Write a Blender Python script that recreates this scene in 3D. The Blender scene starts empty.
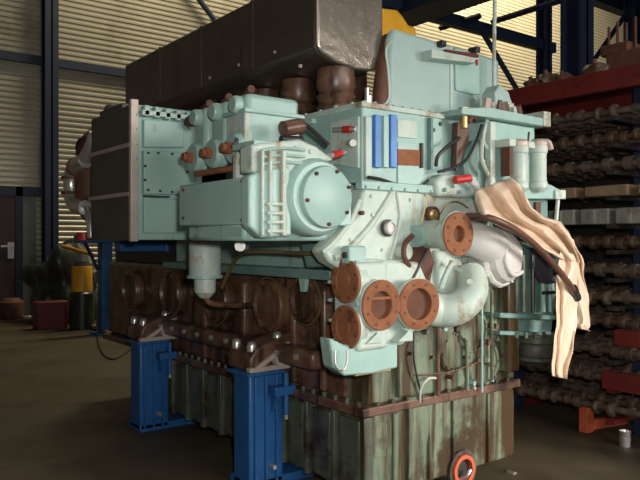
import bpy, bmesh, math, random
from mathutils import Vector, Matrix, noise
random.seed(7)
R=random.Random(11)
# ---------------------------------------------------------------- camera frame (used to work out real positions)
A=math.atan(537/703); F=703.0
CAM=Vector((-2.608,-2.95,1.6))
FW=Vector((math.sin(A),math.cos(A),0)); RT=Vector((math.cos(A),-math.sin(A),0)); UP=Vector((0,0,1))
def P(px,py,X=None,Y=None,Z=None,D=None):
    d=FW+RT*((px-320)/F)+UP*((240-py)/F)
    if X is not None: t=(X-CAM.x)/d.x
    elif Y is not None: t=(Y-CAM.y)/d.y
    elif Z is not None: t=(Z-CAM.z)/d.z
    else: t=D
    return CAM+d*t
def M(px,Y=None,X=None):            # metres per pixel there
    return (P(px,240,X=X,Y=Y)-CAM).dot(FW)/F

# ---------------------------------------------------------------- materials
def new_mat(name):
    m=bpy.data.materials.new(name); m.use_nodes=True
    nt=m.node_tree; b=nt.nodes['Principled BSDF']
    return m,nt,b
def nz(nt,scale,detail=6,stretch=None,rough=.6):
    tc=nt.nodes.new('ShaderNodeTexCoord'); n=nt.nodes.new('ShaderNodeTexNoise')
    n.inputs['Scale'].default_value=scale; n.inputs['Detail'].default_value=detail; n.inputs['Roughness'].default_value=rough
    if stretch:
        mp=nt.nodes.new('ShaderNodeMapping'); mp.inputs['Scale'].default_value=stretch
        nt.links.new(tc.outputs['Object'],mp.inputs['Vector']); nt.links.new(mp.outputs['Vector'],n.inputs['Vector'])
    else: nt.links.new(tc.outputs['Object'],n.inputs['Vector'])
    return n.outputs['Fac']
def rp(nt,fac,a,b):
    r=nt.nodes.new('ShaderNodeMapRange'); r.inputs['From Min'].default_value=a; r.inputs['From Max'].default_value=b
    nt.links.new(fac,r.inputs['Value']); return r.outputs['Result']
def mix(nt,fac,c1,c2):
    m=nt.nodes.new('ShaderNodeMix'); m.data_type='RGBA'
    if isinstance(fac,float): m.inputs[0].default_value=fac
    else: nt.links.new(fac,m.inputs[0])
    for i,c in ((6,c1),(7,c2)):
        if isinstance(c,tuple): m.inputs[i].default_value=(*c,1)
        else: nt.links.new(c,m.inputs[i])
    return m.outputs[2]
def worn(name,base,second,stain,amount=.5,streak=None,streak_amt=.5,rough=.5,metal=0.0,scale=6,bump=.15):
    """base paint, mottled with `second`, patched with `stain`, with vertical drips"""
    m,nt,b=new_mat(name)
    c=mix(nt,rp(nt,nz(nt,scale),.35,.65),base,second)
    c=mix(nt,rp(nt,nz(nt,scale*.45,8,rough=.7),.75-amount*.35,.82-amount*.28),c,stain)
    if bump>=.1: c=mix(nt,rp(nt,nz(nt,scale*3.2,7,rough=.75),.66,.72),c,tuple(.45*q for q in stain))
    if streak: c=mix(nt,rp(nt,nz(nt,9,5,(1,1,.09)),.72-streak_amt*.3,.85-streak_amt*.3),c,streak)
    nt.links.new(c,b.inputs['Base Color'])
    b.inputs['Roughness'].default_value=rough; b.inputs['Metallic'].default_value=metal
    if bump:
        bp=nt.nodes.new('ShaderNodeBump'); bp.inputs['Strength'].default_value=bump; bp.inputs['Distance'].default_value=.01
        nt.links.new(nz(nt,scale*5),bp.inputs['Height']); nt.links.new(bp.outputs['Normal'],b.inputs['Normal'])
    return m
MT={}
MT['teal']=worn('teal_paint',(.28,.44,.40),(.34,.50,.45),(.22,.22,.15),.36,(.20,.15,.08),.35,.42)
MT['teal_clean']=worn('clean_teal_paint',(.31,.48,.43),(.35,.51,.46),(.24,.32,.27),.3,(.22,.20,.13),.12,.38,bump=.05)
MT['teal_pale']=worn('pale_teal_paint',(.41,.52,.46),(.53,.59,.52),(.27,.17,.08),.55,(.36,.25,.13),.4,.45,scale=8)
MT['teal_deep']=worn('deep_teal_paint',(.11,.20,.18),(.17,.28,.25),(.12,.10,.07),.4,(.10,.09,.06),.35,.45)
MT['panel']=worn('panel_grey_teal_paint',(.34,.46,.43),(.37,.49,.46),(.31,.42,.38),.3,None,0,.4,bump=.03)
MT['white']=worn('primer_white_paint',(.55,.54,.51),(.60,.57,.54),(.5,.42,.32),.3,None,0,.4,scale=5)
MT['oily']=worn('oily_green_paint',(.125,.17,.115),(.20,.24,.16),(.045,.03,.017),.7,(.055,.03,.012),.95,.33,scale=5)
MT['oilydark']=worn('oily_dark_paint',(.06,.07,.05),(.11,.125,.09),(.03,.018,.010),.6,(.03,.015,.008),.6,.35,scale=5)
MT['rustside']=worn('rusty_brown_casting',(.10,.042,.026),(.17,.095,.06),(.03,.018,.012),.75,(.03,.014,.009),.7,.36)
MT['rust']=worn('orange_rust',(.22,.075,.03),(.28,.11,.045),(.11,.04,.02),.5,None,0,.8,scale=14,bump=.3)
MT['rustdark']=worn('dark_rust',(.09,.035,.022),(.13,.05,.03),(.045,.02,.012),.5,None,0,.7,scale=14,bump=.3)
MT['bore']=worn('rusty_pipe_bore',(.11,.045,.025),(.15,.06,.03),(.05,.02,.012),.5,None,0,.85)
MT['dark']=worn('black_grime_and_shade',(.015,.013,.012),(.03,.025,.02),(.01,.01,.01),.5,None,0,.5)  # also paints darkness: hatch hole, backing behind the rack, rear box
MT['blue']=worn('blue_paint',(.016,.085,.25),(.02,.11,.30),(.010,.045,.12),.4,None,0,.4)
MT['bluesteel']=worn('dark_blue_steel_paint',(.010,.018,.045),(.013,.024,.06),(.008,.012,.03),.4,None,0,.55)
MT['bluebright']=worn('bright_blue_paint',(.05,.18,.48),(.08,.24,.55),(.05,.15,.35),.3,None,0,.4)
MT['duct']=worn('dirty_stainless_sheet',(.16,.125,.10),(.20,.16,.13),(.075,.06,.045),.5,(.10,.065,.045),.45,.30,.7,scale=2.5,bump=.35)
MT['duct_end']=worn('lit_stainless_sheet',(.36,.31,.26),(.42,.37,.31),(.22,.18,.14),.5,None,0,.26,.8,scale=2,bump=.5)  # same stainless as the side; lighter base stands in for bright reflections
MT['mesh']=worn('grimy_cooler_plate',(.095,.088,.07),(.12,.11,.09),(.07,.065,.05),.5,None,0,.55,.3,scale=9)
MT['steel']=worn('bright_steel',(.62,.60,.56),(.7,.68,.64),(.4,.36,.3),.3,None,0,.3,.75)
MT['brass']=worn('brass',(.42,.30,.12),(.5,.36,.16),(.2,.12,.05),.4,None,0,.35,.8)
MT['copper']=worn('pale_copper_edge',(.45,.36,.31),(.52,.43,.38),(.3,.2,.15),.3,None,0,.45,.2)
MT['red']=worn('red_paint',(.42,.02,.018),(.5,.03,.02),(.2,.02,.015),.4,None,0,.45)
MT['rackred']=worn('dark_red_rack_paint',(.11,.010,.010),(.15,.014,.012),(.03,.006,.006),.4,None,0,.5)
MT['orange']=worn('orange_red_paint',(.50,.09,.04),(.55,.11,.05),(.25,.05,.03),.3,None,0,.5)
MT['yellow']=worn('yellow_paint',(.72,.34,.015),(.78,.40,.02),(.5,.22,.02),.3,None,0,.4)
MT['rubber']=worn('black_rubber',(.02,.02,.022),(.03,.03,.03),(.05,.035,.03),.3,None,0,.45,bump=.05)
MT['hose']=worn('brown_rubber_hose',(.10,.045,.03),(.13,.06,.04),(.05,.025,.02),.4,None,0,.4,bump=.05)
MT['shaft']=worn('greasy_brown_steel',(.075,.042,.028),(.15,.095,.065),(.018,.011,.009),.5,None,0,.5,.35,scale=12)
MT['shaft2']=worn('greasy_grey_steel',(.085,.058,.042),(.18,.13,.095),(.025,.017,.013),.5,None,0,.5,.3,scale=12)
MT['wood']=worn('oily_timber',(.20,.13,.07),(.28,.19,.11),(.14,.09,.05),.5,None,0,.7,scale=8)
MT['greybox']=worn('grey_casting',(.17,.165,.145),(.26,.25,.21),(.12,.09,.07),.5,None,0,.6)
MT['door']=worn('dark_maroon_paint',(.035,.018,.022),(.045,.022,.026),(.02,.012,.014),.4,None,0,.5)
MT['doorgrey']=worn('grey_green_sheet',(.16,.18,.14),(.19,.21,.17),(.12,.13,.10),.3,None,0,.5)
MT['tarp']=worn('black_tarpaulin',(.014,.02,.016),(.03,.035,.025),(.05,.03,.025),.3,None,0,.35)
MT['grey']=worn('grey_paint',(.2,.2,.2),(.25,.25,.25),(.12,.11,.1),.3,None,0,.5)
MT['purple']=worn('dark_grey_plastic',(.06,.055,.075),(.08,.07,.09),(.04,.04,.05),.3,None,0,.4)
def floor_mat():
    m,nt,b=new_mat('oil_stained_concrete')
    c=mix(nt,rp(nt,nz(nt,1.1,8),.35,.65),(.066,.048,.024),(.095,.070,.040))
    c=mix(nt,rp(nt,nz(nt,.6,10,rough=.72),.5,.66),c,(.028,.020,.012))
    c=mix(nt,rp(nt,nz(nt,22,6),.62,.75),c,(.025,.02,.013))
    nt.links.new(c,b.inputs['Base Color'])
    rr=rp(nt,nz(nt,1.7,6),.3,.7); mr=nt.nodes.new('ShaderNodeMapRange'); mr.inputs['To Min'].default_value=.45; mr.inputs['To Max'].default_value=.8
    nt.links.new(rr,mr.inputs['Value']); nt.links.new(mr.outputs['Result'],b.inputs['Roughness'])
    return m
MT['floor']=floor_mat()
MT['sheet']=worn('cream_corrugated_steel',(.37,.34,.26),(.43,.40,.31),(.30,.26,.19),.5,None,0,.30,.15,scale=.8,bump=0)
def cloth_mat():
    m,nt,b=new_mat('cream_satin_cloth')
    c=mix(nt,rp(nt,nz(nt,7,5),.3,.7),(.70,.53,.39),(.76,.58,.44))
    nt.links.new(c,b.inputs['Base Color']); b.inputs['Roughness'].default_value=.33
    return m
MT['cloth']=cloth_mat()

# ---------------------------------------------------------------- mesh builder
def basis(ax):
    ax=Vector(ax).normalized(); t=Vector((0,0,1)) if abs(ax.z)<.9 else Vector((1,0,0))
    u=ax.cross(t).normalized(); v=ax.cross(u).normalized(); return ax,u,v
def cat(pts,k=6):
    pts=[Vector(p) for p in pts]; out=[]
    if len(pts)<3: return pts
    for i in range(len(pts)-1):
        p0=pts[max(i-1,0)];p1=pts[i];p2=pts[i+1];p3=pts[min(i+2,len(pts)-1)]
        for j in range(k):
            t=j/k
            out.append(.5*((2*p1)+(p2-p0)*t+(2*p0-5*p1+4*p2-p3)*t*t+(3*p1-p0-3*p2+p3)*t**3))
    out.append(pts[-1]); return out
class MB:
    def __init__(s): s.bm=bmesh.new(); s.mi=0
    def m(s,i): s.mi=i; return s
    def _f(s,vs):
        try:
            f=s.bm.faces.new(vs); f.material_index=s.mi
        except ValueError: pass
    def box(s,x0,x1,y0,y1,z0,z1):
        if x0>x1:x0,x1=x1,x0
        if y0>y1:y0,y1=y1,y0
        if z0>z1:z0,z1=z1,z0
        v=[s.bm.verts.new(c) for c in ((x0,y0,z0),(x1,y0,z0),(x1,y1,z0),(x0,y1,z0),(x0,y0,z1),(x1,y0,z1),(x1,y1,z1),(x0,y1,z1))]
        for f in ((3,2,1,0),(4,5,6,7),(0,1,5,4),(1,2,6,5),(2,3,7,6),(3,0,4,7)): s._f([v[i] for i in f])
        return s
    def prism(s,poly,vec):
        vec=Vector(vec); a=[s.bm.verts.new(p) for p in poly]; b=[s.bm.verts.new(Vector(p)+vec) for p in poly]; n=len(a)
        s._f(a[::-1]); s._f(b)
        for i in range(n): s._f([a[i],a[(i+1)%n],b[(i+1)%n],b[i]])
        return s
    def lathe(s,o,ax,prof,n=28):
        o=Vector(o); ax,u,v=basis(ax); rings=[]
        for r,h in prof:
            c=o+ax*h
            if r<1e-5: rings.append([s.bm.verts.new(c)]); continue
            rings.append([s.bm.verts.new(c+u*(r*math.cos(2*math.pi*i/n))+v*(r*math.sin(2*math.pi*i/n))) for i in range(n)])
        for a,b in zip(rings,rings[1:]):
            for i in range(n):
                j=(i+1)%n
                if len(a)==1 and len(b)==1: break
                if len(a)==1: s._f([a[0],b[j],b[i]])
                elif len(b)==1: s._f([a[i],a[j],b[0]])
                else: s._f([a[i],a[j],b[j],b[i]])
        return s
    def cyl(s,p0,p1,r0,r1=None,n=24):
        p0=Vector(p0);p1=Vector(p1); r1=r0 if r1 is None else r1; L=(p1-p0).length
        return s.lathe(p0,p1-p0,[(0,0),(r0,0),(r1,L),(0,L)],n)
    def tube(s,pts,r,n=12,smooth=6,flare=None):
        pts=cat(pts,smooth) if smooth else [Vector(p) for p in pts]; N=len(pts); rings=[]
        t=(pts[1]-pts[0]).normalized(); _,u,v=basis(t)
        for i,p in enumerate(pts):
            t=(pts[min(i+1,N-1)]-pts[max(i-1,0)]).normalized()
            u=(u-t*u.dot(t)).normalized(); v=t.cross(u)
            rr=r(i/(N-1)) if callable(r) else r
            rings.append([s.bm.verts.new(p+u*(rr*math.cos(2*math.pi*k/n))+v*(rr*math.sin(2*math.pi*k/n))) for k in range(n)])
        for a,b in zip(rings,rings[1:]):
            for k in range(n): s._f([a[k],a[(k+1)%n],b[(k+1)%n],b[k]])
        s._f(rings[0][::-1]); s._f(rings[-1]); return s
    def ball(s,c,r,sc=(1,1,1),lump=0,sub=3,seed=0):
        g=bmesh.ops.create_icosphere(s.bm,subdivisions=sub,radius=1)
        for v in g['verts']:
            k=1+lump*noise.noise(v.co*1.7+Vector((seed,0,0)))
            v.co=Vector(c)+Vector((v.co.x*sc[0]*r*k,v.co.y*sc[1]*r*k,v.co.z*sc[2]*r*k))
            for f in v.link_faces: f.material_index=s.mi
        return s
    def build(s,name,mats,parent=None,bevel=0,label=None,sharp=35):
        me=bpy.data.meshes.new(name)
        bmesh.ops.recalc_face_normals(s.bm,faces=s.bm.faces); s.bm.to_mesh(me); s.bm.free()
        for p in me.polygons: p.use_smooth=True
        me.set_sharp_from_angle(angle=math.radians(sharp))
        if not isinstance(mats,(list,tuple)): mats=[mats]
        for k in mats: me.materials.append(MT[k])
        o=bpy.data.objects.new(name,me); bpy.context.scene.collection.objects.link(o)
        if bevel:
            b=o.modifiers.new('bevel','BEVEL'); b.width=bevel; b.segments=2; b.limit_method='ANGLE'; b.angle_limit=math.radians(40); b.harden_normals=False
        if parent:
            o.parent=parent
            if parent.type=='EMPTY': o.matrix_parent_inverse=Matrix.Translation(-parent.location)
        if label: o['label']=label
        return o
def thing(name,loc,label,cat_,group=None):
    o=bpy.data.objects.new(name,None); o.empty_display_size=.1; bpy.context.scene.collection.objects.link(o)
    o.location=loc; return tag(o,label,cat_,group)
def tag(o,label,cat_,group=None):
    o['label']=label; o['category']=cat_
    if group: o['group']=group
    return o
def struct(o): o['kind']='structure'; return o
def dup(root,delta,label):
    r=root.copy(); bpy.context.scene.collection.objects.link(r); r.location=root.location+Vector(delta); r['label']=label
    for ch in list(root.children):
        c=ch.copy(); bpy.context.scene.collection.objects.link(c); c.parent=r; c.matrix_parent_inverse=ch.matrix_parent_inverse.copy()
        for g in list(ch.children):
            d=g.copy(); bpy.context.scene.collection.objects.link(d); d.parent=c
    return r
YV=Vector((0,-1,0)); XV=Vector((-1,0,0))
def PY(Y,*pp): return [P(a,b,Y=Y) for a,b in pp]
def PX(X,*pp): return [P(a,b,X=X) for a,b in pp]
def bolts(parent,pts,ax,r=.012,h=.012,mat='rustdark',name='bolt',n=6):
    for p in pts:
        p=Vector(p); MB().lathe(p-Vector(ax).normalized()*.01,ax,[(0,0),(r,0),(r,h+.008),(r*.8,h+.01),(0,h+.01)],n).build(name,mat,parent)
def lin(a,b,n): a=Vector(a);b=Vector(b); return [a.lerp(b,i/(n-1)) for i in range(n)]

# ================================================================= THE HALL
YW=12.8
struct(MB().box(-14,26,-8,YW+.3,-.2,0).build('floor','floor'))
# back wall : corrugated sheet, ribs running sideways (real profile)
b=MB(); prof=[]
z=0.0
while z<12.4:
    prof+=[(0,z),(0,z+.045),(-.016,z+.06),(-.016,z+.10)]; z+=.12
for (d0,z0),(d1,z1) in zip(prof,prof[1:]):
    v=[b.bm.verts.new(c) for c in ((-14,YW+d0,z0),(26,YW+d0,z0),(26,YW+d1,z1),(-14,YW+d1,z1))]; b._f(v)
b.box(-14,26,YW+.05,YW+.2,0,12.5)
struct(b.build('wall_back','sheet',sharp=10))
struct(MB().box(26,26.2,-8,YW,0,12.5).build('wall_right','bluesteel'))
struct(MB().box(-14.2,-14,-8,YW,0,12.5).build('wall_left','sheet'))
struct(MB().box(-14,26,-8,YW+.2,12.5,12.7).build('ceiling','bluesteel'))
struct(MB().box(3.72,3.85,-2.5,5.5,0,2.72).build('wall_dark_backing','dark'))  # added dark sheet behind the rack, darkens the gaps between shafts
# wall column, rails, braces
def hcol(x,y,z0,z1,w=.26,name='trim_1',mat='bluesteel',rot=0):
    b=MB(); t=.035
    b.box(x-w/2,x+w/2,y-w/2,y-w/2+t,z0,z1); b.box(x-w/2,x+w/2,y+w/2-t,y+w/2,z0,z1); b.box(x-t/2,x+t/2,y-w/2,y+w/2,z0,z1)
    return struct(b.build(name,mat))
TN=[0]
def trim():
    TN[0]+=1; return 'trim_%d'%TN[0]
c=P(50,240,Y=YW-.25); hcol(c.x,YW-.25,0,12.5,.28,trim())
zb=P(50,62,Y=YW-.1).z; struct(MB().box(-14,26,YW-.14,YW-.04,zb-.09,zb+.09).build(trim(),'bluesteel'))
p0=P(192,-10,Y=YW-.2); p1=P(213,18,Y=YW-.2); d=(p1-p0)
struct(MB().cyl(p0-d*.3,p1+d*1.5,.07,n=8).build(trim(),'bluesteel'))
# door on the far left
dx0=P(-12,240,Y=YW-.1).x; dx1=P(15,240,Y=YW-.1).x; dz=P(15,196,Y=YW-.1).z
dr=struct(MB().box(dx0,dx1,YW-.16,YW-.06,.02,dz).build('door_1','door'))
hp=P(11,248,Y=YW-.2)
MB().box(hp.x-.06,hp.x+.06,YW-.19,YW-.15,hp.z-.22,hp.z+.12).box(hp.x-.2,hp.x+.05,YW-.24,YW-.2,hp.z+.02,hp.z+.06).build('door_handle','steel',dr)
x1=P(22,240,Y=YW-.1).x
struct(MB().box(dx1,x1,YW-.18,YW-.04,0,dz+.2).box(dx0-.2,P(42,240,Y=YW-.1).x,YW-.18,YW-.04,dz,dz+.2).build(trim(),'bluesteel'))
struct(MB().box(x1,P(36,240,Y=YW-.1).x,YW-.13,YW-.05,0,dz).build('door_2','doorgrey'))
# roof steel on the right
hcol(P(577,240,D=8.3).x,P(577,240,D=8.3).y,0,12.5,.27,trim())
c2=P(544,240,Y=4.6); hcol(c2.x,c2.y,0,12.5,.2,trim())
struct(MB().box(2.2,c2.x+.3,4.55,4.67,4.98,5.16).build(trim(),'bluesteel'))
struct(MB().box(4.65,4.95,-3,12.6,4.95,5.6).box(4.5,5.1,-3,12.6,4.88,4.95).build(trim(),'bluesteel'))
def brace(a,b,r=.06,mat='bluesteel'): struct(MB().cyl(a,b,r,n=4).build(trim(),mat))
brace(P(474,18,Y=4.6),P(522,98,Y=4.6),.06)
brace(P(492,22,X=6.5),P(600,-12,X=6.5),.05)
brace(P(440,28,X=6.0),P(480,16,X=6.0),.05)
brace(P(583,76,Y=6),P(640,-6,Y=6),.07)
hcol(P(632,0,Y=6.5).x,6.5,0,12.5,.3,trim())
struct(MB().box(6,26,7,7.3,P(600,2,Y=7).z,P(600,2,Y=7).z+1.4).build(trim(),'bluesteel'))

# ================================================================= THE ENGINE
E=thing('marine_engine',(.75,1.4,0),'large disassembled teal-green marine diesel engine with rusty flanges, standing on blue stands','engine')
YF=.12; XS=.1
# ---- oil pan
XR=P(515,240,Y=YF).x; zr=.60; zb=.09
b=MB()
pan=MB()
pp=[]
PE=3.0
for (x,z) in ((XS,zb),(XR-.03,zb),(XR,zb+.03),(XR,zr-.06),(XR-.02,zr-.02),(XR-.05,zr),(XS,zr)): pp.append(Vector((x,YF,z)))
pan.prism(pp,(0,PE-YF,0))
OP=pan.build('oil_pan','oily',E,bevel=.02)
# side plates of the pan between ribs
for i in range(9):
    y0=YF+.06+i*.28
    MB().box(XS-.03,XS+.02,y0,y0+.19,zb+.03,zr-.06).build('side_panel','oilydark',OP,bevel=.012)
for i in range(10):
    y0=YF+.01+i*.28
    MB().box(XS-.05,XS+.02,y0-.02,y0+.02,zb+.01,zr-.03).build('rib','oilydark',OP,bevel=.006)
# flange rail
MB().box(XS-.08,XR+.02,YF-.035,4.2,zr-.02,zr+.035).build('flange_rail','rustside',OP,bevel=.008)
bolts(OP,[(XS-.055,YF+.03+i*.11,zr+.035) for i in range(22)],(0,0,1),.016,.03,'oilydark')
bolts(OP,[(XS+.05+i*.12,YF-.015,zr+.035) for i in range(11)],(0,0,1),.012,.02,'oilydark')
# front ribs on pan end
for px,w in ((394,.02),(412,.012),(428,.008),(452,.008),(487,.008)):
    p=P(px,430,Y=YF); MB().box(p.x-w,p.x+w,YF-.02,YF+.02,zb+.02,zr-.03).build('rib','oily',OP,bevel=.005)
# round hatch
hc=P(461,469,Y=YF); r=M(461,Y=YF)*15.5
MB().lathe(hc,YV,[(r*.72,-.05),(r*.72,.035),(r*.98,.035),(r,.02),(r,0)],36).build('hatch_ring','orange',OP,label='orange-painted round hatch ring')
MB().lathe(hc,YV,[(0,-.0),(r*.74,.0),(r*.74,.004),(0,.004)],32).build('hatch_hole_disc','dark',OP)  # black disc paints the darkness inside the open hatch
MB().lathe(hc,YV,[(r*1.28,0),(r*1.28,.02),(r*1.05,.022),(r*1.05,0)],36).build('hatch_seat','oilydark',OP)
MB().tube([hc+Vector((-.02,-.01,-.06)),hc+Vector((.0,-.05,-.03)),hc+Vector((.03,-.05,.0))],.012,8).build('valve_handle','steel',OP)
pc=P(508,474,Y=YF); MB().cyl(pc,pc+YV*.06,.028,n=16).cyl(pc+YV*.06,pc+YV*.08,.016,n=6).build('drain_plug','steel',OP)
# red-brown wedge plate & pale stick pipe on the end
p=PY(YF-.03,(409,398),(433,396),(431,425),(421,480),(409,492)); MB().prism(p,(0,.04,0)).build('stiffener_plate','oily',OP,bevel=.005)
# light panel at near left of the end
p=PY(YF-.005,(372,424),(392,422),(392,455),(372,458)); MB().prism(p,(0,.012,0)).build('cover_plate','oily',OP,bevel=.004)

# ---- crankcase
CC=MB().box(XS,XR,YF,4.2,zr+.03,1.38).build('crankcase','oily',E,bevel=.02)
MB().box(XS-.02,XS+.02,YF+.2,4.18,zr+.05,1.36).build('side_casting','rustside',CC,bevel=.015)
# top lip, side
# round crankcase doors on the side (facing -X)
for px,py,rpx in ((275,305,27),(222,300,24),(176,293,22),(136,290,19),(312,300,24)):
    c=P(px,py,X=XS-.02); r=M(px,X=XS-.02)*rpx
    o=MB().lathe(c,XV,[(0,0),(r,0),(r,.05),(r*.93,.075),(r*.8,.08),(r*.75,.055),(0,.05)],36).build('crankcase_door','rustside',CC)
    MB().lathe(c+XV*.045,XV,[(r*1.0,0),(r*1.05,0),(r*1.05,.014),(r*1.0,.014)],36).build('clamp_ring','brass',o)
    bolts(o,[c+Vector((-.075,math.cos(a)*r*.87,math.sin(a)*r*.87)) for a in [i*math.pi/3 for i in range(6)]],XV,.01,.012)
for px in (207,246,296,326):
    c=P(px,310,X=XS-.02); MB().box(XS-.06,XS,c.y-.03,c.y+.03,zr+.06,1.3).build('pillar','rustside',CC,bevel=.02)
# beam of casting along the feet level
MB().box(XS-.16,XS,YF+.35,3.2,.80,.92).build('foot_rail','rustside',CC,bevel=.03)
bolts(CC,[(XS-.16,YF+.5+i*.22,.87) for i in range(10)],XV,.02,.02,'steel')
# end face of the crankcase: plate, arched casting, bosses, pipes
p=PY(YF-.04,(396,330),(410,306),(448,300),(455,330),(440,358),(442,392),(400,398)); MB().prism(p,(0,.05,0)).build('end_plate','oily',CC,bevel=.01)
for cx,cy,rr in ((470,330,23),(481,362,24),(452,352,20),(500,326,16)):
    c=P(cx,cy,Y=YF-.01); r=M(cx,Y=YF)*rr
    MB().lathe(c,YV,[(0,0),(r,0),(r,.02),(r*.93,.03),(r*.85,.03),(r*.82,.018),(0,.02)],32).build('round_boss','oily',CC)
    bolts(CC,[c+Vector((math.cos(a)*r*.9,-.03,math.sin(a)*r*.9)) for a in [i*math.pi/4 for i in range(8)]],YV,.008,.01,'oilydark')
for px,y0,y1,rr,mt in ((438,300,396,.013,'rustside'),(482,268,392,.008,'teal'),(492,290,380,.012,'oily'),(506,285,372,.010,'oily'),(467,340,390,.014,'oily'),(515,300,370,.01,'oilydark')):
    MB().cyl(P(px,y0,Y=YF-.06),P(px,y1,Y=YF-.06),rr,n=10).build('vertical_pipe',mt,CC)
MB().tube([P(420,402,Y=YF-.03),P(421,388,Y=YF-.07),P(428,379,Y=YF-.09),P(436,378,Y=YF-.05)],.008,8).build('drain_pipe','white',CC,label='pale bent drain pipe')
MB().tube([P(414,330,Y=YF-.06),P(414,360,Y=YF-.08),P(420,390,Y=YF-.06),P(422,402,Y=YF-.03)],.006,8).build('cable','rubber',CC)
MB().tube([P(417,375,Y=YF-.06),P(450,372,Y=YF-.08),P(480,362,Y=YF-.06),P(495,366,Y=YF-.05)],.006,8).build('cable','rustside',CC)
rnd=random.Random(3)
for i in range(26):
    q=P(rnd.uniform(400,512),rnd.uniform(318,388),Y=YF-.0)
    rr=rnd.uniform(.008,.02); MB().cyl(q+Vector((0,.01,0)),q+YV*rnd.uniform(.03,.08),rr,n=rnd.choice((6,6,12))).build('bolt',rnd.choice(('oily','rustdark','oilydark','teal')),CC)
MB().cyl(P(457,323,Y=YF-.02),P(457,323,Y=YF-.08),.016,n=10).build('red_cap','red',CC)
MB().prism(PY(YF-.03,(493,372),(516,368),(516,345),(508,352)),(0,.04,0)).build('bracket','oily',CC,bevel=.004)
# cylinder block above
BL=MB().box(XS+.02,XR-.1,YF+.1,2.7,1.36,2.28).build('cylinder_block','teal',E,bevel=.02)

# ---- engine feet
def foot(y0,y1):
    xo=-.24
    f=MB().prism([(xo,y0,.755),(XS,y0,.755),(XS,y0,1.0),(XS-.1,y0,.96),(xo+.04,y0,.90),(xo,y0,.84)],(0,y1-y0,0)).build('mounting_foot','rustside',E,bevel=.015)
    # web seen from the end: base strip and diagonal gusset
    MB().prism([(xo-.02,y0-.03,.755),(XS,y0-.03,.755),(XS,y0-.03,.79),(xo-.02,y0-.03,.785)],(0,.05,0)).build('foot_flange','copper',f,bevel=.004)
    MB().prism([(xo+.03,y0-.025,.785),(XS-.06,y0-.025,.93),(XS-.02,y0-.025,.93),(xo+.09,y0-.025,.785)],(0,.03,0)).build('gusset','copper',f,bevel=.004)
    MB().cyl((XS-.14,y0+.01,.815),(XS-.14,y0-.045,.815),.035,n=20).build('jacking_boss','copper',f)
    for x,y,z in ((xo+.04,y0+.05,.90),(xo+.04,y1-.06,.90),(XS-.1,y0+.05,.95)):
        MB().lathe((x,y,z-.02),(0,0,1),[(0,0),(.032,0),(.032,.03),(.028,.05),(.016,.062),(0,.066)],16).build('foot_bolt','steel',f)
foot(.88,1.18); foot(2.60,2.90)

# ---- water manifold in front of the crankcase corner, with four flanges
XM=-.17; YM=-.06
WM=MB()
WM.prism([P(333,262,X=XM+.02),P(333,352,X=XM+.02),P(358,352,X=XM+.02),P(358,262,X=XM+.02)],(.22,0,0))
cornerx=P(360,300,Y=YM).x
WM.prism(PY(YM+.04,(362,258),(420,262),(432,290),(430,318),(412,335),(404,345),(366,350),(362,345)),(0,.25,0))
WM=WM.build('water_manifold','teal_pale',E,bevel=.025)
MB().prism(PY(YM+.02,(330,338),(345,345),(398,343),(398,368),(372,374),(345,376),(334,368)),(0,.1,0)).build('lower_skirt','teal',WM,bevel=.012)
MB().box(P(360,370,Y=YM).x,P(396,370,Y=YM).x,YM+.04,YM+.14,P(372,376,Y=YM).z,P(372,370,Y=YM).z).build('skirt_lip','brass',WM,bevel=.004)
def flange(c,ax,r,bore=.52,body=.10,nb=8,blank=True,bodymat='teal_pale',bar=False,parent=None,rim=True):
    parent=parent or WM; c=Vector(c); ax=Vector(ax).normalized(); _,u,v=basis(ax)
    if body: MB().lathe(c-ax*body,ax,[(r*.78,-.02),(r*.78,body*.6),(r*.95,body*.85),(r*1.03,body*.85),(r*1.03,body+.004),(r*.9,body+.004)],36).build('flange_neck',bodymat,parent)
    prof=[(r,0),(r,.014),(r*.96,.018),(r*bore*1.12,.018),(r*bore,.012),(r*bore*.95,-.05)] if not blank else [(r,0),(r,.014),(r*.96,.018),(r*.62,.018),(r*.60,.012),(r*.34,.012),(r*.32,.02),(0,.02)]
    prof=[(0,0)]+prof if blank else [(r*.9,0)]+prof
    f=MB().lathe(c,ax,prof,40).build('flange','rust',parent,label='rusty round bolted flange')
    if not blank: MB().lathe(c-ax*.02,ax,[(0,0),(r*bore,0),(r*bore,.002),(0,.002)],32).build('bore','bore',f)
    if bar: MB().box(c.x-r*bore*.9,c.x+r*bore*.9,c.y-.012,c.y-.002,c.z-.0+.03,c.z+.045).build('cross_bar','rust',f)
    for i in range(nb):
        a=2*math.pi*(i+.5)/nb; q=c+(u*math.cos(a)+v*math.sin(a))*r*.8
        MB().lathe(q+ax*.013,ax,[(0,0),(.009,0),(.009,.008),(0,.008)],8).build('bolt_hole','rustdark',f)
    return f
flange(P(347,281,X=XM),XV,M(347,X=XM)*22,body=.06)
flange(P(347,327,X=XM),XV,M(347,X=XM)*22,body=.06)
flange(P(380,305,Y=YM-.05),YV,M(380,Y=YM)*25,.55,body=.1,blank=False,bar=True)
flange(P(418,304,Y=YM-.06),(-.12,-1,0),M(418,Y=YM)*25,.62,body=.12,blank=False)
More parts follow.
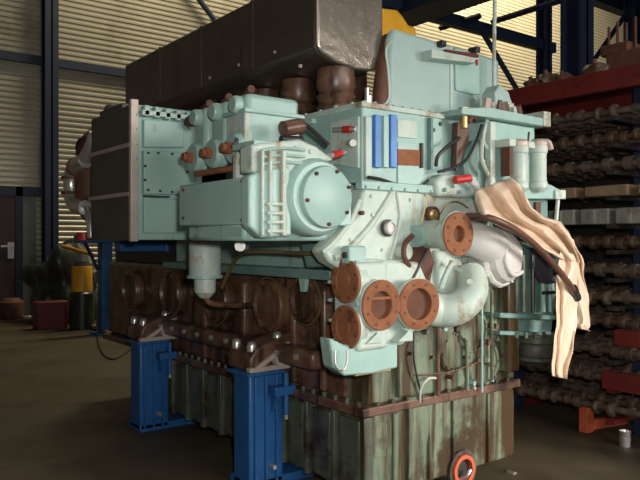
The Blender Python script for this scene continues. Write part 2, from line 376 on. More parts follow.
# little studs and brackets round the manifold
for px,py in ((326,257),(343,258)):
    c=P(px+5,py-3,X=XM+.0); MB().box(XM-.02,XM+.1,c.y-.035,c.y+.035,c.z-.05,c.z+.05).build('bracket','teal',WM,bevel=.01)
    MB().cyl(c+XV*.015,c+XV*.03,.018,n=16).build('boss','dark',WM)
c=P(349,352,Y=YM-.02); MB().tube([P(335,350,Y=YM-.01),P(336,366,Y=YM-.03),P(343,370,Y=YM-.03),P(347,362,Y=YM-.03),P(347,350,Y=YM-.02)],.006,8).build('lifting_loop','steel',WM)
for px,py in ((376,340),(407,338)):
    MB().prism(PY(YM-.03,(px-9,py+4),(px+6,py+3),(px+6,py-6),(px+2,py-7)),(0,.09,0)).build('lug','teal_pale',WM,bevel=.004)
bolts(WM,[P(x,y,X=XM-.0) for x,y in ((330,282),(330,300),(331,320),(332,340),(357,262),(358,304))],XV,.01,.012,'teal')

# ---- front gear-case casting
FC=MB(); YG=.04
FC.prism(PY(YG,(364,186),(470,192),(470,262),(440,300),(395,300),(330,262),(322,250),(336,236),(360,212)),(0,.12,0))
FC=FC.build('gear_case','teal_pale',E,bevel=.02)
MB().tube(PY(YG-.005,(395,187),(384,206),(367,230),(345,252),(334,258)),.018,10).build('rib','teal_pale',FC)
MB().tube(PY(YG-.005,(360,200),(350,222),(332,244),(322,252)),.014,10).build('rib','teal_pale',FC)
MB().tube(PY(YG-.005,(396,188),(400,215),(396,238),(390,260)),.012,10).build('rib','teal_pale',FC)
MB().prism(PY(YG-.03,(362,180),(470,188),(470,196),(362,189)),(0,.06,0)).build('joint_flange','teal',FC,bevel=.006)
bolts(FC,[P(366+i*13,187+i*.9,Y=YG-.03) for i in range(8)],YV,.010,.012,'teal')
c=P(387,228,Y=YG-.01); MB().lathe(c,YV,[(0,0),(.038,0),(.038,.04),(.030,.045),(.028,.03),(0,.03)],28).build('oval_boss','white',FC)
MB().lathe(c+YV*.0,YV,[(.050,0),(.050,.012),(.038,.014),(.038,0)],28).build('boss_ring','rubber',FC)
c=P(430,215,Y=YG-.01); g=MB().lathe(c,YV,[(.052,0),(.052,.035),(.042,.038),(.040,.02),(0,.02)],28).build('bearing_bore','rustdark',FC)
MB().lathe(c+YV*.02,YV,[(0,0),(.036,0),(.036,.015),(.018,.02),(.014,.03),(0,.03)],24).build('brass_bush','brass',FC,label='round brass bush with dark rim')
c=P(400,252,Y=YG-.01); MB().lathe(c,YV,[(0,0),(.045,0),(.045,.06),(.035,.065),(0,.06)],28).build('plug_boss','teal_pale',FC)
bolts(FC,[P(x,y,Y=YG) for x,y in ((372,215),(350,240),(410,200),(425,195),(445,198),(455,200),(412,225),(404,236),(382,250),(362,250),(371,196),(418,243))],YV,.011,.012,'teal_pale')
bolts(FC,[P(361,213,Y=YG-.02)],YV,.014,.02,'rustdark')
MB().tube(PY(YG-.02,(427,192),(425,208),(421,224)),.004,6).build('wire','brass',FC)
MB().tube([P(440,215,Y=YG-.02),P(447,204,Y=YG-.05),P(458,202,Y=YG-.05),P(468,208,Y=YG-.05)],.005,8).build('wire','brass',FC)
# dark open hole and lever right of manifold
MB().prism(PY(YG-.015,(408,250),(428,242),(434,262),(430,284),(418,282),(412,268)),(0,.03,0)).build('port_opening','rustdark',FC,bevel=.004)
MB().tube(PY(YG-.06,(410,284),(419,266),(426,250)),.010,8).build('lever','rubber',FC)
MB().tube([P(412,236,Y=YG-.03),P(405,244,Y=YG-.06),P(404,256,Y=YG-.08),P(409,266,Y=YG-.05)],.016,10).build('small_elbow','rustdark',FC)

# ---- upper pipe and flange 5, with the big pale elbow
UPp=MB(); c5=P(457,234,Y=-.2)
UPp.tube([P(418,236,Y=.0),P(432,237,Y=-.02),P(447,238,Y=-.06)],.055,20)
UPp.cyl(c5+Vector((0,.02,0)),c5+Vector((0,.26,0)),.085,n=28)
UPp=UPp.build('upper_water_pipe','teal_pale',E)
MB().cyl(P(415,236,Y=.0),P(419,236,Y=-.0),.066,n=24).build('pipe_collar','teal',UPp)
flange(c5,YV,M(457,Y=-.2)*22,.36,body=.05,blank=False,parent=UPp)
MB().prism(PY(-.0,(436,250),(462,252),(468,290),(452,305),(440,292)),(0,.08,0)).build('valve_body','teal_pale',UPp,bevel=.02)
MB().tube([P(452,262,Y=-.05),P(446,274,Y=-.08),P(441,288,Y=-.06)],.016,10).build('pipe_branch','teal_pale',UPp)
BE=MB().tube([P(462,238,Y=-.03),P(474,240,Y=-.08),P(488,246,Y=-.10),P(497,255,Y=-.06),P(500,262,Y=.06)],lambda t:.10+.035*t,28).build('large_elbow','white',E,label='large off-white scroll-shaped elbow')
ax=Vector((.12,-1,.05)).normalized(); c=P(498,257,Y=-.08); r=M(498,Y=-.08)*31
MB().lathe(c,ax,[(0,-.12),(r*.8,-.12),(r*.98,-.02),(r,.0),(r*1.0,.02),(r*.93,.035),(r*.88,.035),(r*.8,.075),(r*.6,.11),(r*.35,.125),(0,.13)],13).build('elbow_flange','white',BE,sharp=25)
MB().tube([c+ax*.125+Vector((-r*.45,0,r*.35)),c+ax*.125+Vector((-r*.5,0,-r*.2)),c+ax*.12+Vector((-r*.1,0,-r*.58)),c+ax*.11+Vector((r*.42,0,-r*.5))],.016,10).build('cast_rim','white',BE)
MB().cyl(P(470,212,Y=-.0),P(484,214,Y=-.02),.075,n=24).build('pipe_stub','white',BE)
bolts(BE,[c+ax*.03+Vector((math.cos(a)*r*.9,0,math.sin(a)*r*.9)) for a in (.3,1.1,-1.1,-2,-.4)],ax,.012,.02,'teal_pale')
LE=MB().tube([P(420,306,Y=-.02),P(436,310,Y=-.04),P(452,310,Y=-.10),P(466,302,Y=-.14),P(473,288,Y=-.12),P(470,274,Y=-.04)],lambda t:.105-.015*t,28).build('lower_elbow','teal_pale',E,label='pale green curved water elbow')
c=P(470,270,Y=-.02); MB().lathe(c,(.0,-.3,1),[(0,0),(.13,0),(.13,.02),(.09,.025),(0,.03)],24).build('elbow_flange','teal_pale',LE)
MB().cyl(P(470,282,Y=-.24),P(470,282,Y=-.28),.02,n=6).build('drain_plug','teal_pale',LE)

# ---- upper housing (box) with blue strips
XU=0.0; YU=.07; zt=P(362,105,X=XU).z; zl=P(362,182,X=XU).z
xr=P(442,200,Y=YU).x
UB=MB().box(XU,xr,YU,2.6,zl,zt).build('upper_housing','teal',E,bevel=.012)
MB().box(XU-.015,xr+.01,YU-.015,2.6,zt-.012,zt+.02).build('top_plate','teal_pale',UB,bevel=.005)
bolts(UB,[(XU+.03+i*.075,YU+.01,zt+.018) for i in range(9)],(0,0,1),.011,.014,'teal')
bolts(UB,[(XU+.01,YU+.1+i*.15,zt+.018) for i in range(10)],(0,0,1),.011,.014,'teal')
for px0,px1 in ((375.5,381.5),(391,397.5)):
    MB().prism(PY(YU-.03,(px0,114),(px1,115),(px1,168),(px0,167)),(0,.035,0)).build('blue_strip','bluebright',UB,bevel=.004,label='bright blue vertical strip')
MB().prism(PY(YU-.025,(384,115),(389,116),(389,168),(384,167)),(0,.03,0)).build('strip','teal_clean',UB,bevel=.003)
MB().prism(PY(YU-.022,(366,116),(372,117),(372,178),(366,177)),(0,.03,0)).build('strip','teal_pale',UB,bevel=.003)
MB().prism(PY(YU-.01,(398,119),(417,121),(417,139),(398,137)),(0,.02,0)).build('blank_plate','teal_pale',UB,bevel=.003)
MB().prism(PY(YU-.012,(398,142),(424,144),(424,186),(398,184)),(0,.02,0)).build('blank_plate','teal_clean',UB,bevel=.003)
MB().prism(PY(YU-.02,(398,149),(422,150),(422,166),(398,165)),(0,.03,0)).build('brown_band','rust',UB,label='brown-red rectangular patch')
MB().prism(PY(YU-.03,(421.5,143),(423.5,143),(423.5,168),(421.5,168)),(0,.03,0)).build('slot_edge','dark',UB)
MB().box(P(428,100,Y=YU).x-.01,P(428,100,Y=YU).x+.01,YU-.035,YU,zl+.1,zt-.02).build('conduit','teal_deep',UB)
MB().tube(PY(YU-.03,(368,177),(380,179),(400,185),(420,186),(428,180)),.009,8).build('cable','rubber',UB)
bolts(UB,[P(433,130,Y=YU),P(366,183,Y=YU),P(440,124,Y=YU)],YV,.014,.01,'rubber')
# things on the side face (facing -X): red-tipped valves, brackets, black lever
def redvalve(a,bp,parent):
    a=Vector(a); bp=Vector(bp); d=(bp-a)
    o=MB().cyl(a,a+d*.5,.016,n=12).cyl(a+d*.75,bp,.014,n=12).build('fuel_valve','steel',parent)
    MB().cyl(a+d*.45,a+d*.8,.021,n=12).build('red_cap','red',o,label='red cap')
redvalve(P(334,130,X=XU-.04),P(356,129,X=XU-.02),UB)
redvalve(P(322,158,X=XU-.3),P(345,152,X=XU-.1),UB)
MB().prism(PX(XU-.015,(330,122),(358,116),(358,168),(330,164)),(.03,0,0)).build('side_plate','teal_pale',UB,bevel=.004)
MB().cyl(P(350,143,X=XU-.02),P(353,143,X=XU-.09),.02,n=12).build('small_boss','white',UB)
MB().tube([P(300,121,X=XU-.35),P(314,132,X=XU-.3),P(328,145,X=XU-.25)],.013,8).build('lever','rubber',UB)
MB().prism(PX(XU-.03,(283,128),(312,118),(312,123),(283,133)),(.04,0,0)).build('side_rail','teal_pale',UB,bevel=.003)

# ---- blower / front-end drive on the left
XB=-.8; YB=-.03
zb1=P(250,176,X=XB).z; zb0=P(250,224,X=XB).z
y1=P(179,200,X=XB).y
x_r=P(290,200,Y=YB).x
BH=MB().box(XB,-.12,YB+.05,y1,zb0,zb1).build('blower_housing','teal_clean',E,bevel=.008)
MB().box(XB+.03,-.14,YB+.12,y1-.05,P(250,241,X=XB).z,zb0+.01).build('lower_ledge','teal',BH,bevel=.02)
bolts(BH,[P(x,y,X=XB) for x,y in ((184,190),(184,218),(243,181),(243,220))],XV,.010,.01,'rustdark')
# end part with ribs
EP=MB().prism(PY(YB+.0,(249,176),(262,170),(290,166),(292,236),(262,238),(249,226)),(0,.08,0)).build('end_casting','teal_clean',BH,bevel=.012)
for x0,x1 in ((262,265),(270,273),(283,287)):
    MB().prism(PY(YB-.03,(x0,150),(x1,150),(x1,236),(x0,236)),(0,.09,0)).build('vertical_rib','teal_pale',EP,bevel=.006)
for yy in (222,231,213,204):
    MB().prism(PY(YB-.03,(268,yy-2),(286,yy-2),(286,yy+2),(268,yy+2)),(0,.06,0)).build('vent_bar','teal_pale',EP,bevel=.006)
# big round cover, two steps
c=P(318,197,Y=YB); r=M(318,Y=YB)*38
RC=MB().lathe(c+Vector((0,.35,0)),YV,[(0,0),(r*.95,0),(r*.95,.2),(r*1.05,.25),(r*1.05,.32),(r*1.0,.36),(r*.9,.38),(0,.38)],48).build('round_housing','teal_clean',BH)
c2=P(326,197,Y=YB-.04); r2=M(326,Y=YB)*30
cv=MB().lathe(c2+Vector((0,.01,0)),YV,[(0,0),(r2*1.04,0),(r2*1.04,.012),(r2,.03),(r2*.96,.034),(0,.036)],48).build('round_cover','teal_clean',RC)
bolts(RC,[c2+Vector((math.cos(a)*r2*.9,-.026,math.sin(a)*r2*.9)) for a in (0.4,1.2,2.2,3.3,4.7,5.7)],YV,.011,.012,'rustdark')
# sloping shoulder above the round cover
SH=MB().prism([P(252,172,Y=YB+.02),P(252,144,Y=YB+.02),P(300,139,Y=YB+.02),P(316,146,Y=YB+.02),P(335,160,Y=YB+.02),P(300,168,Y=YB+.02),P(286,178,Y=YB+.02)],(0,.12,0)).build('shoulder_casting','teal_pale',BH,bevel=.012)
for i in range(3):
    MB().tube(PY(YB-.0,(262,150+i*7),(285,148+i*7),(305,150+i*7)),.008,8).build('rib','teal_clean',SH)
bolts(SH,[P(x,y,Y=YB+.02) for x,y in ((270,160),(296,148),(310,152),(320,160),(300,163))],YV,.012,.012,'teal_pale')
# box on the top (open tray) and the brown lump beside
TB=MB().box(P(245,130,Y=.3).x,P(300,130,Y=.3).x,.3,.5,P(260,143,Y=.3).z,P(260,113,Y=.3).z).build('top_box','teal_pale',BH,bevel=.01)
MB().box(P(243,130,Y=.3).x,P(303,130,Y=.3).x,.28,.52,P(260,114,Y=.3).z,P(260,110,Y=.3).z).build('lid','teal',TB,bevel=.004)
MB().box(P(252,145,Y=.1).x,P(307,145,Y=.1).x,.08,.3,P(260,148,Y=.1).z,P(260,141,Y=.1).z).build('ledge','teal_clean',TB,bevel=.004)
o=MB().cyl(P(283,129,Y=.12),P(300,126,Y=.12),.042,n=18).cyl(P(300,127,Y=.12),P(303,126,Y=.12),.03,n=12).build('solenoid','rustside',BH)
MB().cyl(P(281,139,Y=.12),P(302,140,Y=.12),.02,n=12).build('bracket','rubber',o)
# three valve units with rusty nuts
for i,(px,py) in enumerate(((199,158),(218,154),(239,149))):
    X0=-.62; c=P(px,py,X=X0); s=M(px,X=X0)
    u=MB().box(X0,X0+.35,c.y-.085,c.y+.085,c.z-.06,c.z+.30-.04*0).build('valve_unit','teal_clean',BH,bevel=.03)
    MB().lathe(c+Vector((.02,0,0)),XV,[(0,0),(.09,0),(.09,.05),(.075,.07),(0,.07)],24).build('valve_boss','teal',u)
    MB().cyl(c+XV*.04,c+XV*.085,.035,n=6).cyl(c+XV*.085,c+XV*.11,.024,n=12).build('rusty_nut','rust',u,label='rusty nut')
    q=c+Vector((0,0,.24)); MB().lathe(q+XV*.0,XV,[(0,-.02),(.05,-.02),(.05,.03),(.04,.045),(0,.045)],20).build('valve_boss','teal_clean',u)
    q=c+Vector((.05,.02,.30)); MB().cyl(q,q+Vector((-.02,-.10,.02)),.022,n=12).build('nozzle','rustdark',u)
MB().tube([P(196,174,X=-.72),P(215,171,X=-.72),P(252,165,X=-.7)],.018,12).build('rusty_bar','rust',BH,label='rusty horizontal rod')
MB().tube([P(233,148,X=-.7),P(236,143,X=-.68),P(238,138,X=-.65)],.014,8).build('latch','purple',BH)
MB().box(-.75,-.45,P(240,165,X=-.72).y-.01,P(240,165,X=-.72).y+.02,zb1-.01,P(240,160,X=-.72).z+.03).build('bracket','teal_pale',BH)
# valves under the blower
MB().cyl(P(240,246,X=-.6),P(244,246,X=-.5),.03,n=12).build('drain_valve','steel',BH)
# horizontal lip under housing and struts
MB().prism(PX(-.1,(300,243),(330,240),(330,266),(306,268)),(.1,0,0)).build('bracket','teal_deep',BH,bevel=.01)
MB().tube([P(222,288,X=-.15),P(234,262,X=-.15),P(248,252,X=-.15),P(300,253,X=-.15),P(318,254,X=-.12)],.012,10).build('oil_pipe','brass',CC)
MB().tube([P(240,268,X=-.02),P(270,268,X=-.02),P(325,274,X=-.0)],.014,10).build('oil_pipe','teal_deep',CC)
MB().prism(PX(-.03,(300,268),(326,272),(326,277),(306,276),(304,292),(300,292),(298,275)),(.03,0,0)).build('hanger','teal',CC,bevel=.004)
MB().box(-.05,.12,.3,2.6,1.36,1.42).build('deck_plate','teal_deep',CC,bevel=.01)

# ---- lower filter bowl
c=P(205,242,X=-.35); k=M(205,X=-.35)
FB=MB().lathe(c,(0,0,-1),[(0,-.02),(k*13,-.02),(k*14,0),(k*16,k*3),(k*16,k*33),(k*15,k*35),(k*11,k*37),(k*10.5,k*50),(k*5,k*56),(0,k*56)],32).build('filter_bowl','teal_pale',E,label='pale tapered filter bowl')
MB().lathe(c+Vector((0,0,-k*33)),(0,0,-1),[(k*16,0),(k*18,0),(k*18,k*3),(k*16,k*3)],32).build('bowl_flange','teal',FB)
MB().cyl(c+Vector((0,0,.04)),c+Vector((0,0,-.0)),k*15,n=28).build('bowl_head','rust',FB)
MB().cyl(c+Vector((0,0,0)),c+Vector((.0,0,.15)),k*9,n=20).build('bowl_stem','teal',FB)
MB().tube([c+Vector((0,0,-k*50)),c+Vector((.05,0,-k*62)),c+Vector((.3,0,-k*66)),c+Vector((.48,0,-k*66))],.02,10).build('outlet_pipe','rustside',FB)

# ---- charge-air cooler (far left)
XC=-.7; YC=P(136,200,X=XC).y; YC2=P(95,200,X=XC).y; zc1=P(136,104,X=XC).z; zc0=P(136,240,X=XC).z
xcr=P(196,200,Y=YC).x
AC=MB().box(XC,xcr+.3,YC,YC2,zc0,zc1).build('charge_air_cooler','teal',E,bevel=.01)
SP=MB().box(XC-.03,XC+.01,YC+.04,YC2,zc0+.0,zc1).build('side_panel','mesh',AC,bevel=.006,label='grimy dark grey side panel')
for f in (.0,.30,.66,1.0):
    zz=zc1-(zc1-zc0)*f
    if 0<f<1: MB().box(XC-.045,XC-.02,YC+.02,YC2+.02,zz-.014,zz+.014).build('cross_strip','copper',SP)
MB().box(XC-.045,XC+.012,YC-.02,YC+.02,zc0-.01,zc1+.03).build('corner_strip','copper',AC,bevel=.006,label='pale copper-coloured corner strip')
bolts(AC,[(XC-.0,YC-.02,zc0+.05+i*.1) for i in range(9)],YV,.009,.01,'teal')
def fp(x0,y0,x1,y1,name='front_plate',mt='teal_clean',d=.03):
    o=MB().prism(PY(YC-d,(x0,y0),(x1,y0+(x1-x0)*.07),(x1,y1+(x1-x0)*.01),(x0,y1)),(0,d+.02,0)).build(name,mt,AC,bevel=.006); return o
fp(144,119,184,147); fp(144,150,189,194,d=.045); fp(144,197,180,233)
bolts(AC,[P(x,y,Y=YC-.045) for x,y in ((148,153),(158,153),(172,154),(184,155),(148,190),(160,191),(172,192),(145,166),(145,180),(187,172))],YV,.009,.012,'rubber')
MB().prism(PY(YC-.055,(145,195),(170,196),(170,197.5),(145,197)),(0,.04,0)).build('gasket','rubber',AC)
# toothed top flange
MB().box(XC+.02,xcr+.1,YC-.06,YC+.25,P(150,117,Y=YC).z,P(150,112,Y=YC).z).build('top_flange','teal_pale',AC,bevel=.004)
for i in range(6):
    q=P(145+i*10.5,111+i*1.6,Y=YC-.02); MB().box(q.x-.02,q.x+.02,YC-.06,YC+.12,q.z-.04,q.z+.035).build('clamp_lug','teal',AC,bevel=.006)
MB().cyl(P(186,121,Y=YC-.1),P(198,124,Y=YC-.1),.03,n=12).build('rusty_pipe','rustdark',AC)
MB().prism(PY(YC-.01,(165,124),(184,126),(184,142),(178,136)),(0,.02,0)).build('wedge','brass',AC)
# black cap on top at far end
MB().box(XC+.0,XC+.3,YC+.25,YC+.7,zc1,zc1+.05).build('top_cover','mesh',AC,bevel=.01)
q=P(112,108,X=XC+.15); MB().lathe(Vector((q.x,q.y,zc1+.04)),(0,0,1),[(0,0),(.06,0),(.07,.04),(.05,.09),(.0,.11)],18).build('vent_cap','mesh',AC)
# silver pipework beyond the cooler
cx=P(84,180,X=XC+.1)
SPp=MB().tube([P(97,140,X=XC+.1),P(90,148,X=XC+.1),P(88,165,X=XC+.1),P(88,200,X=XC+.1),P(93,212,X=XC+.1)],.10,20).build('return_header','rustdark',AC)
MB().tube([P(86,160,X=XC),P(74,168,X=XC),P(71,186,X=XC),P(74,204,X=XC),P(86,208,X=XC)],.062,18).build('silver_bend','steel',SPp,label='bright metal pipe bend')
for a,bq in (((84,158),(81,163)),((69,176),(75,176)),((69,192),(75,192))):
    pass
for (x,y,dx,dy) in ((76,167,-1,.8),(71,178,0,1),(71,193,0,1)):
    c=P(x,y,X=XC); d=(P(x+dx*3,y+dy*3,X=XC)-c).normalized(); MB().cyl(c-d*.012,c+d*.012,.078,n=24).build('clamp_band','rustdark',SPp)
MB().tube([P(93,132,X=XC),P(91,145,X=XC),P(86,158,X=XC)],lambda t:.03+.03*t,16).build('silver_cone','steel',SPp)
MB().tube([P(86,208,X=XC),P(88,215,X=XC),P(90,222,X=XC),P(91,238,X=XC)],.03,14).build('drain_pipe','steel',SPp)
MB().tube([P(89,138,X=XC),P(80,139,X=XC),P(76,148,X=XC),P(80,157,X=XC)],.008,8).build('wire_loop','rubber',SPp)
MB().cyl(P(84,232,X=XC+.1),P(84,240,X=XC+.1),.06,n=16).build('red_flange','red',SPp)
# teal duct under the cooler joining the engine
MB().prism(PY(YC+.1,(140,235),(180,196),(200,196),(200,240),(170,240)),(0,.5,0)).build('cooler_outlet','teal',AC,bevel=.02)
MB().box(XC+.5,.3,YC,YC2,zc0+.1,zc1-.1).build('air_trunk','teal_deep',AC)

# ---- exhaust casing (long stainless box on top) and pipes
YD=.5
zD=lambda px,py:P(px,py,Y=YD)
prof=[zD(318,-34),zD(318,45),zD(322,52),zD(337,62),zD(356,69),zD(374,71),zD(379,60),zD(383,38),zD(383,-22)]
L=P(126,63,X=prof[0].x).y-YD
D=MB(); D.prism([p+Vector((0,.03,0)) for p in prof],(0,L,0)); D=D.build('exhaust_casing','duct',E,bevel=.02,label='dirty stainless steel exhaust casing')
MB().prism([p for p in prof],(0,.035,0)).build('end_sheet','duct_end',D,bevel=.012)
MB().tube([prof[0]+Vector((-.006,-.002,0)),prof[1]+Vector((-.006,-.002,0))],.006,6,smooth=0).build('edge_seam','copper',D)
for i in range(1,4):
    yy=YD+L*i/4; MB().box(prof[0].x-.006,prof[0].x+.01,yy-.012,yy+.012,prof[1].z,prof[0].z).build('seam','duct',D)
bolts(D,[P(x,y,X=prof[0].x) for x,y in ((275,52),(239,65),(210,78),(300,66))],XV,.012,.01,'copper')
for i in range(6):
    yy=YD+.12+i*.42; xx=.25
    o=MB().lathe((xx,yy,zt-.02),(0,0,1),[(0,0),(.15,0),(.15,.05),(.12,.07),(.13,.11),(.11,.14),(.13,.18),(.11,.21),(.13,.25),(.12,.36),(0,.36)],28).build('exhaust_bellows','rustside',E)
    bolts(o,[(xx+math.cos(a)*.135,yy+math.sin(a)*.135,zt+.03) for a in [j*math.pi/3 for j in range(6)]],(0,0,1),.012,.02,'rustdark')
o=MB().tube([P(380,112,Y=.45),P(381,85,Y=.45),P(386,55,Y=.48),P(388,40,Y=.55)],.05,14).build('exhaust_riser','rustdark',E)
MB().tube([P(382,107,Y=.3),P(389,97,Y=.3),P(388,70,Y=.3),P(386,50,Y=.3),P(391,42,Y=.3)],.008,8).build('sensor_pipe','teal_pale',o)
MB().cyl(P(367,105,Y=.3),P(367,88,Y=.3),.014,n=10).cyl(P(369,105,Y=.3),P(369,96,Y=.3),.02,n=10).build('sensor_stub','steel',o)

# ---- tall panel box
YP=.4
PB=MB().prism(PY(YP,(394,27),(500,59),(500,128),(389,128),(390,40)),(0,.07,0)).build('control_panel','panel',E,bevel=.03)
MB().prism(PY(YP-.015,(455,48),(487,57),(487,93),(474,95),(456,90)),(0,.02,0)).build('front_plate','teal_clean',PB,bevel=.006)
MB().prism(PY(YP-.008,(450.5,47),(452.5,47),(452.5,126),(450.5,126)),(0,.01,0)).build('fold','teal_pale',PB)
MB().prism(PY(YP-.10,(432,49),(479,55),(479,60),(475,63),(432,58)),(0,.11,0)).build('red_streaked_ledge','teal_pale',PB,bevel=.006)
MB().prism(PY(YP-.12,(446,49),(479,54),(479,57.5),(446,51)),(0,.12,0)).build('lamp_cover','rackred',PB,bevel=.003,label='dark red cover on the ledge')
MB().cyl(P(477,60,Y=YP-.11),P(477,65,Y=YP-.11),.010,n=8).build('hook','red',PB)
for a,b2 in ((441,44),(475,50)):
    q=P(a,b2,Y=YP-.02); MB().box(q.x-.02,q.x+.025,YP-.05,YP+.03,q.z-.02,q.z+.02).build('hinge','rubber',PB,bevel=.004)
MB().tube([P(494,128,Y=.3),P(494,60,Y=.3),P(495,-20,Y=.3)],.014,10,smooth=0).build('vertical_rod','teal_pale',PB)
YY=P(381,9,Y=1.2)
b=MB().prism(PY(1.3,(372,6),(398,9),(404,16),(409,24),(417,27),(417,60),(372,60)),(0,.5,0)).build('yellow_casing','yellow',E,bevel=.03,label='yellow-painted casing behind the exhaust')
MB().box(.6,.85,1.0,2.2,zt-.1,2.85).build('rear_block','rustside',E)

# ---- right-hand upper area
MB().prism(PY(.14,(440,118),(492,124),(492,196),(440,190)),(0,.1,0)).build('rear_plate','teal',E,bevel=.01)
c=P(487,165,Y=.0); MB().lathe(c+Vector((0,.12,0)),YV,[(0,0),(.17,0),(.17,.07),(.15,.09),(.05,.09),(.04,.12),(0,.12)],36).build('pulley_guard','teal_deep',E)
MB().tube([P(436,166,Y=.0),P(438,156,Y=-.02),P(448,146,Y=-.02),P(459,138,Y=-.0)],.012,10).build('black_hose','rubber',E)
MB().tube([P(438,172,Y=.0),P(452,168,Y=-.02),P(466,160,Y=-.01),P(476,142,Y=.0),P(482,125,Y=.02)],.010,10).build('black_hose','rubber',E)
MB().tube([P(488,150,Y=.0),P(483,140,Y=-.0),P(485,128,Y=.0),P(488,116,Y=.02)],.012,10).build('pale_hose','teal_pale',E)
MB().tube([P(488,175,Y=-.03),P(482,160,Y=-.04),P(482,140,Y=-.02)],.014,10).build('pale_hose','teal_pale',E)
o=MB().prism(PY(.06,(458,122),(470,122),(469,140),(458,170),(456,170)),(0,.05,0)).build('hanging_bracket','rustside',E,bevel=.004)
MB().cyl(P(464,128,Y=.0),P(464,112,Y=.0),.025,n=12).cyl(P(464,112,Y=.0),P(464,108,Y=.0),.035,n=6).build('brass_fitting','brass',E)
for dx,dy in ((468,122),(474,120)):
    MB().cyl(P(dx,dy,Y=-.02),P(dx+6,dy-8,Y=-.02),.016,n=8).build('pipe_nut','rustdark',E)
o=MB().prism(PY(-.02,(436,180),(444,174),(476,176),(486,192),(470,198),(438,196)),(0,.12,0)).build('pump_body','teal_pale',E,bevel=.02)
MB().cyl(P(455,180,Y=-.06),P(470,178,Y=-.08),.024,n=12).build('red_handwheel','red',o,label='red cap')
MB().cyl(P(470,181,Y=-.08),P(477,187,Y=-.08),.022,n=10).build('white_union','white',o)
bolts(o,[P(452,186,Y=-.02),P(458,192,Y=-.02),P(466,188,Y=-.02),P(444,190,Y=-.02)],YV,.013,.03,'teal')
# post box
xa=P(489,150,Y=-.0).x; xb=P(535,150,Y=-.0).x
CB=MB().box(xa,xb,-.0,.35,P(500,200,Y=0).z,P(500,122,Y=0).z).build('column_box','teal_clean',E,bevel=.01)
MB().box(xa-.02,xa+.03,-.03,.02,P(489,196,Y=0).z,P(489,122,Y=0).z).build('angle_post','teal_pale',CB,bevel=.004)
# shelf
SHf=MB().prism(PY(-.06,(462,108),(489,107),(548,119),(550,127),(495,118),(462,114)),(0,.4,0)).build('top_shelf','teal',E,bevel=.006)
MB().prism(PY(-.07,(544,111),(551,112),(551,127),(544,126)),(0,.42,0)).build('shelf_lug','teal_pale',SHf,bevel=.004)
# clutter of fittings on the shelf
rnd=random.Random(5)
for i in range(9):
    q=P(486+i*4.2,105+i*.8,Y=.05+rnd.uniform(-.05,.1)); h=rnd.uniform(.01,.05)
    MB().cyl(q+Vector((0,0,-.03)),q+Vector((rnd.uniform(-.03,.03),0,h)),rnd.uniform(.014,.032),n=rnd.choice((6,12))).build('fitting',rnd.choice(('rustdark','rustside','teal_pale','copper','greybox')),SHf)
MB().prism(PY(.15,(500,84),(509,92),(514,108),(496,106),(495,92)),(0,.12,0)).build('rear_bracket','panel',SHf,bevel=.01)
# twin canister filter
FH=MB().prism(PY(-.14,(510,138),(548,143),(548,150),(510,146)),(0,.14,0)).build('twin_filter','teal_pale',E,bevel=.008,label='twin canister fuel filter')
for px in (519,538):
    c=P(px,148,Y=-.12); k=M(px,Y=-.12)
    MB().lathe(c,(0,0,-1),[(0,-.02),(k*8,-.02),(k*9.5,.0),(k*9.5,.03),(k*8.3,.04),(k*8.3,k*34),(k*9.5,k*35),(k*9.5,k*40),(k*6,k*44),(0,k*44)],24).build('canister','greybox' if 0 else 'teal_pale',FH)
    MB().lathe(c+Vector((0,0,.01)),(0,0,1),[(0,0),(k*9.8,0),(k*9.8,k*4),(k*6,k*7),(0,k*7)],24).build('canister_cap','copper',FH)
MB().box(P(509,150,Y=-.1).x-.02,P(509,150,Y=-.1).x+.01,-.12,-.05,P(509,176,Y=-.1).z,P(509,148,Y=-.1).z).build('bracket','rustdark',FH)
MB().cyl(P(528,144,Y=-.12),P(529,132,Y=-.12),.007,n=8).build('bleed_screw','rustdark',FH)
MB().tube([P(541,142,Y=-.15),P(548,142,Y=-.18),P(551,149,Y=-.18)],.018,10).build('rag_pipe','copper',FH)
LB=MB().prism(PY(-.1,(522,190),(548,183),(565,192),(565,199),(522,199)),(0,.3,0)).build('filter_bracket','teal',E,bevel=.008)
MB().prism(PY(-.12,(556,190),(566,190),(566,199),(556,199)),(0,.3,0)).build('bracket_end','teal_pale',LB,bevel=.004)
MB().prism(PY(-.02,(528,199),(548,199),(548,240),(528,234)),(0,.2,0)).build('support_column','teal_deep',E,bevel=.008)
MB().prism(PY(-.04,(536,202),(541,202),(541,222),(536,222)),(0,.03,0)).build('brown_bar','rustdark',LB)
MB().cyl(P(558,198,Y=-.05),P(555,232,Y=-.05),.014,n=10).build('stay','teal_pale',LB)
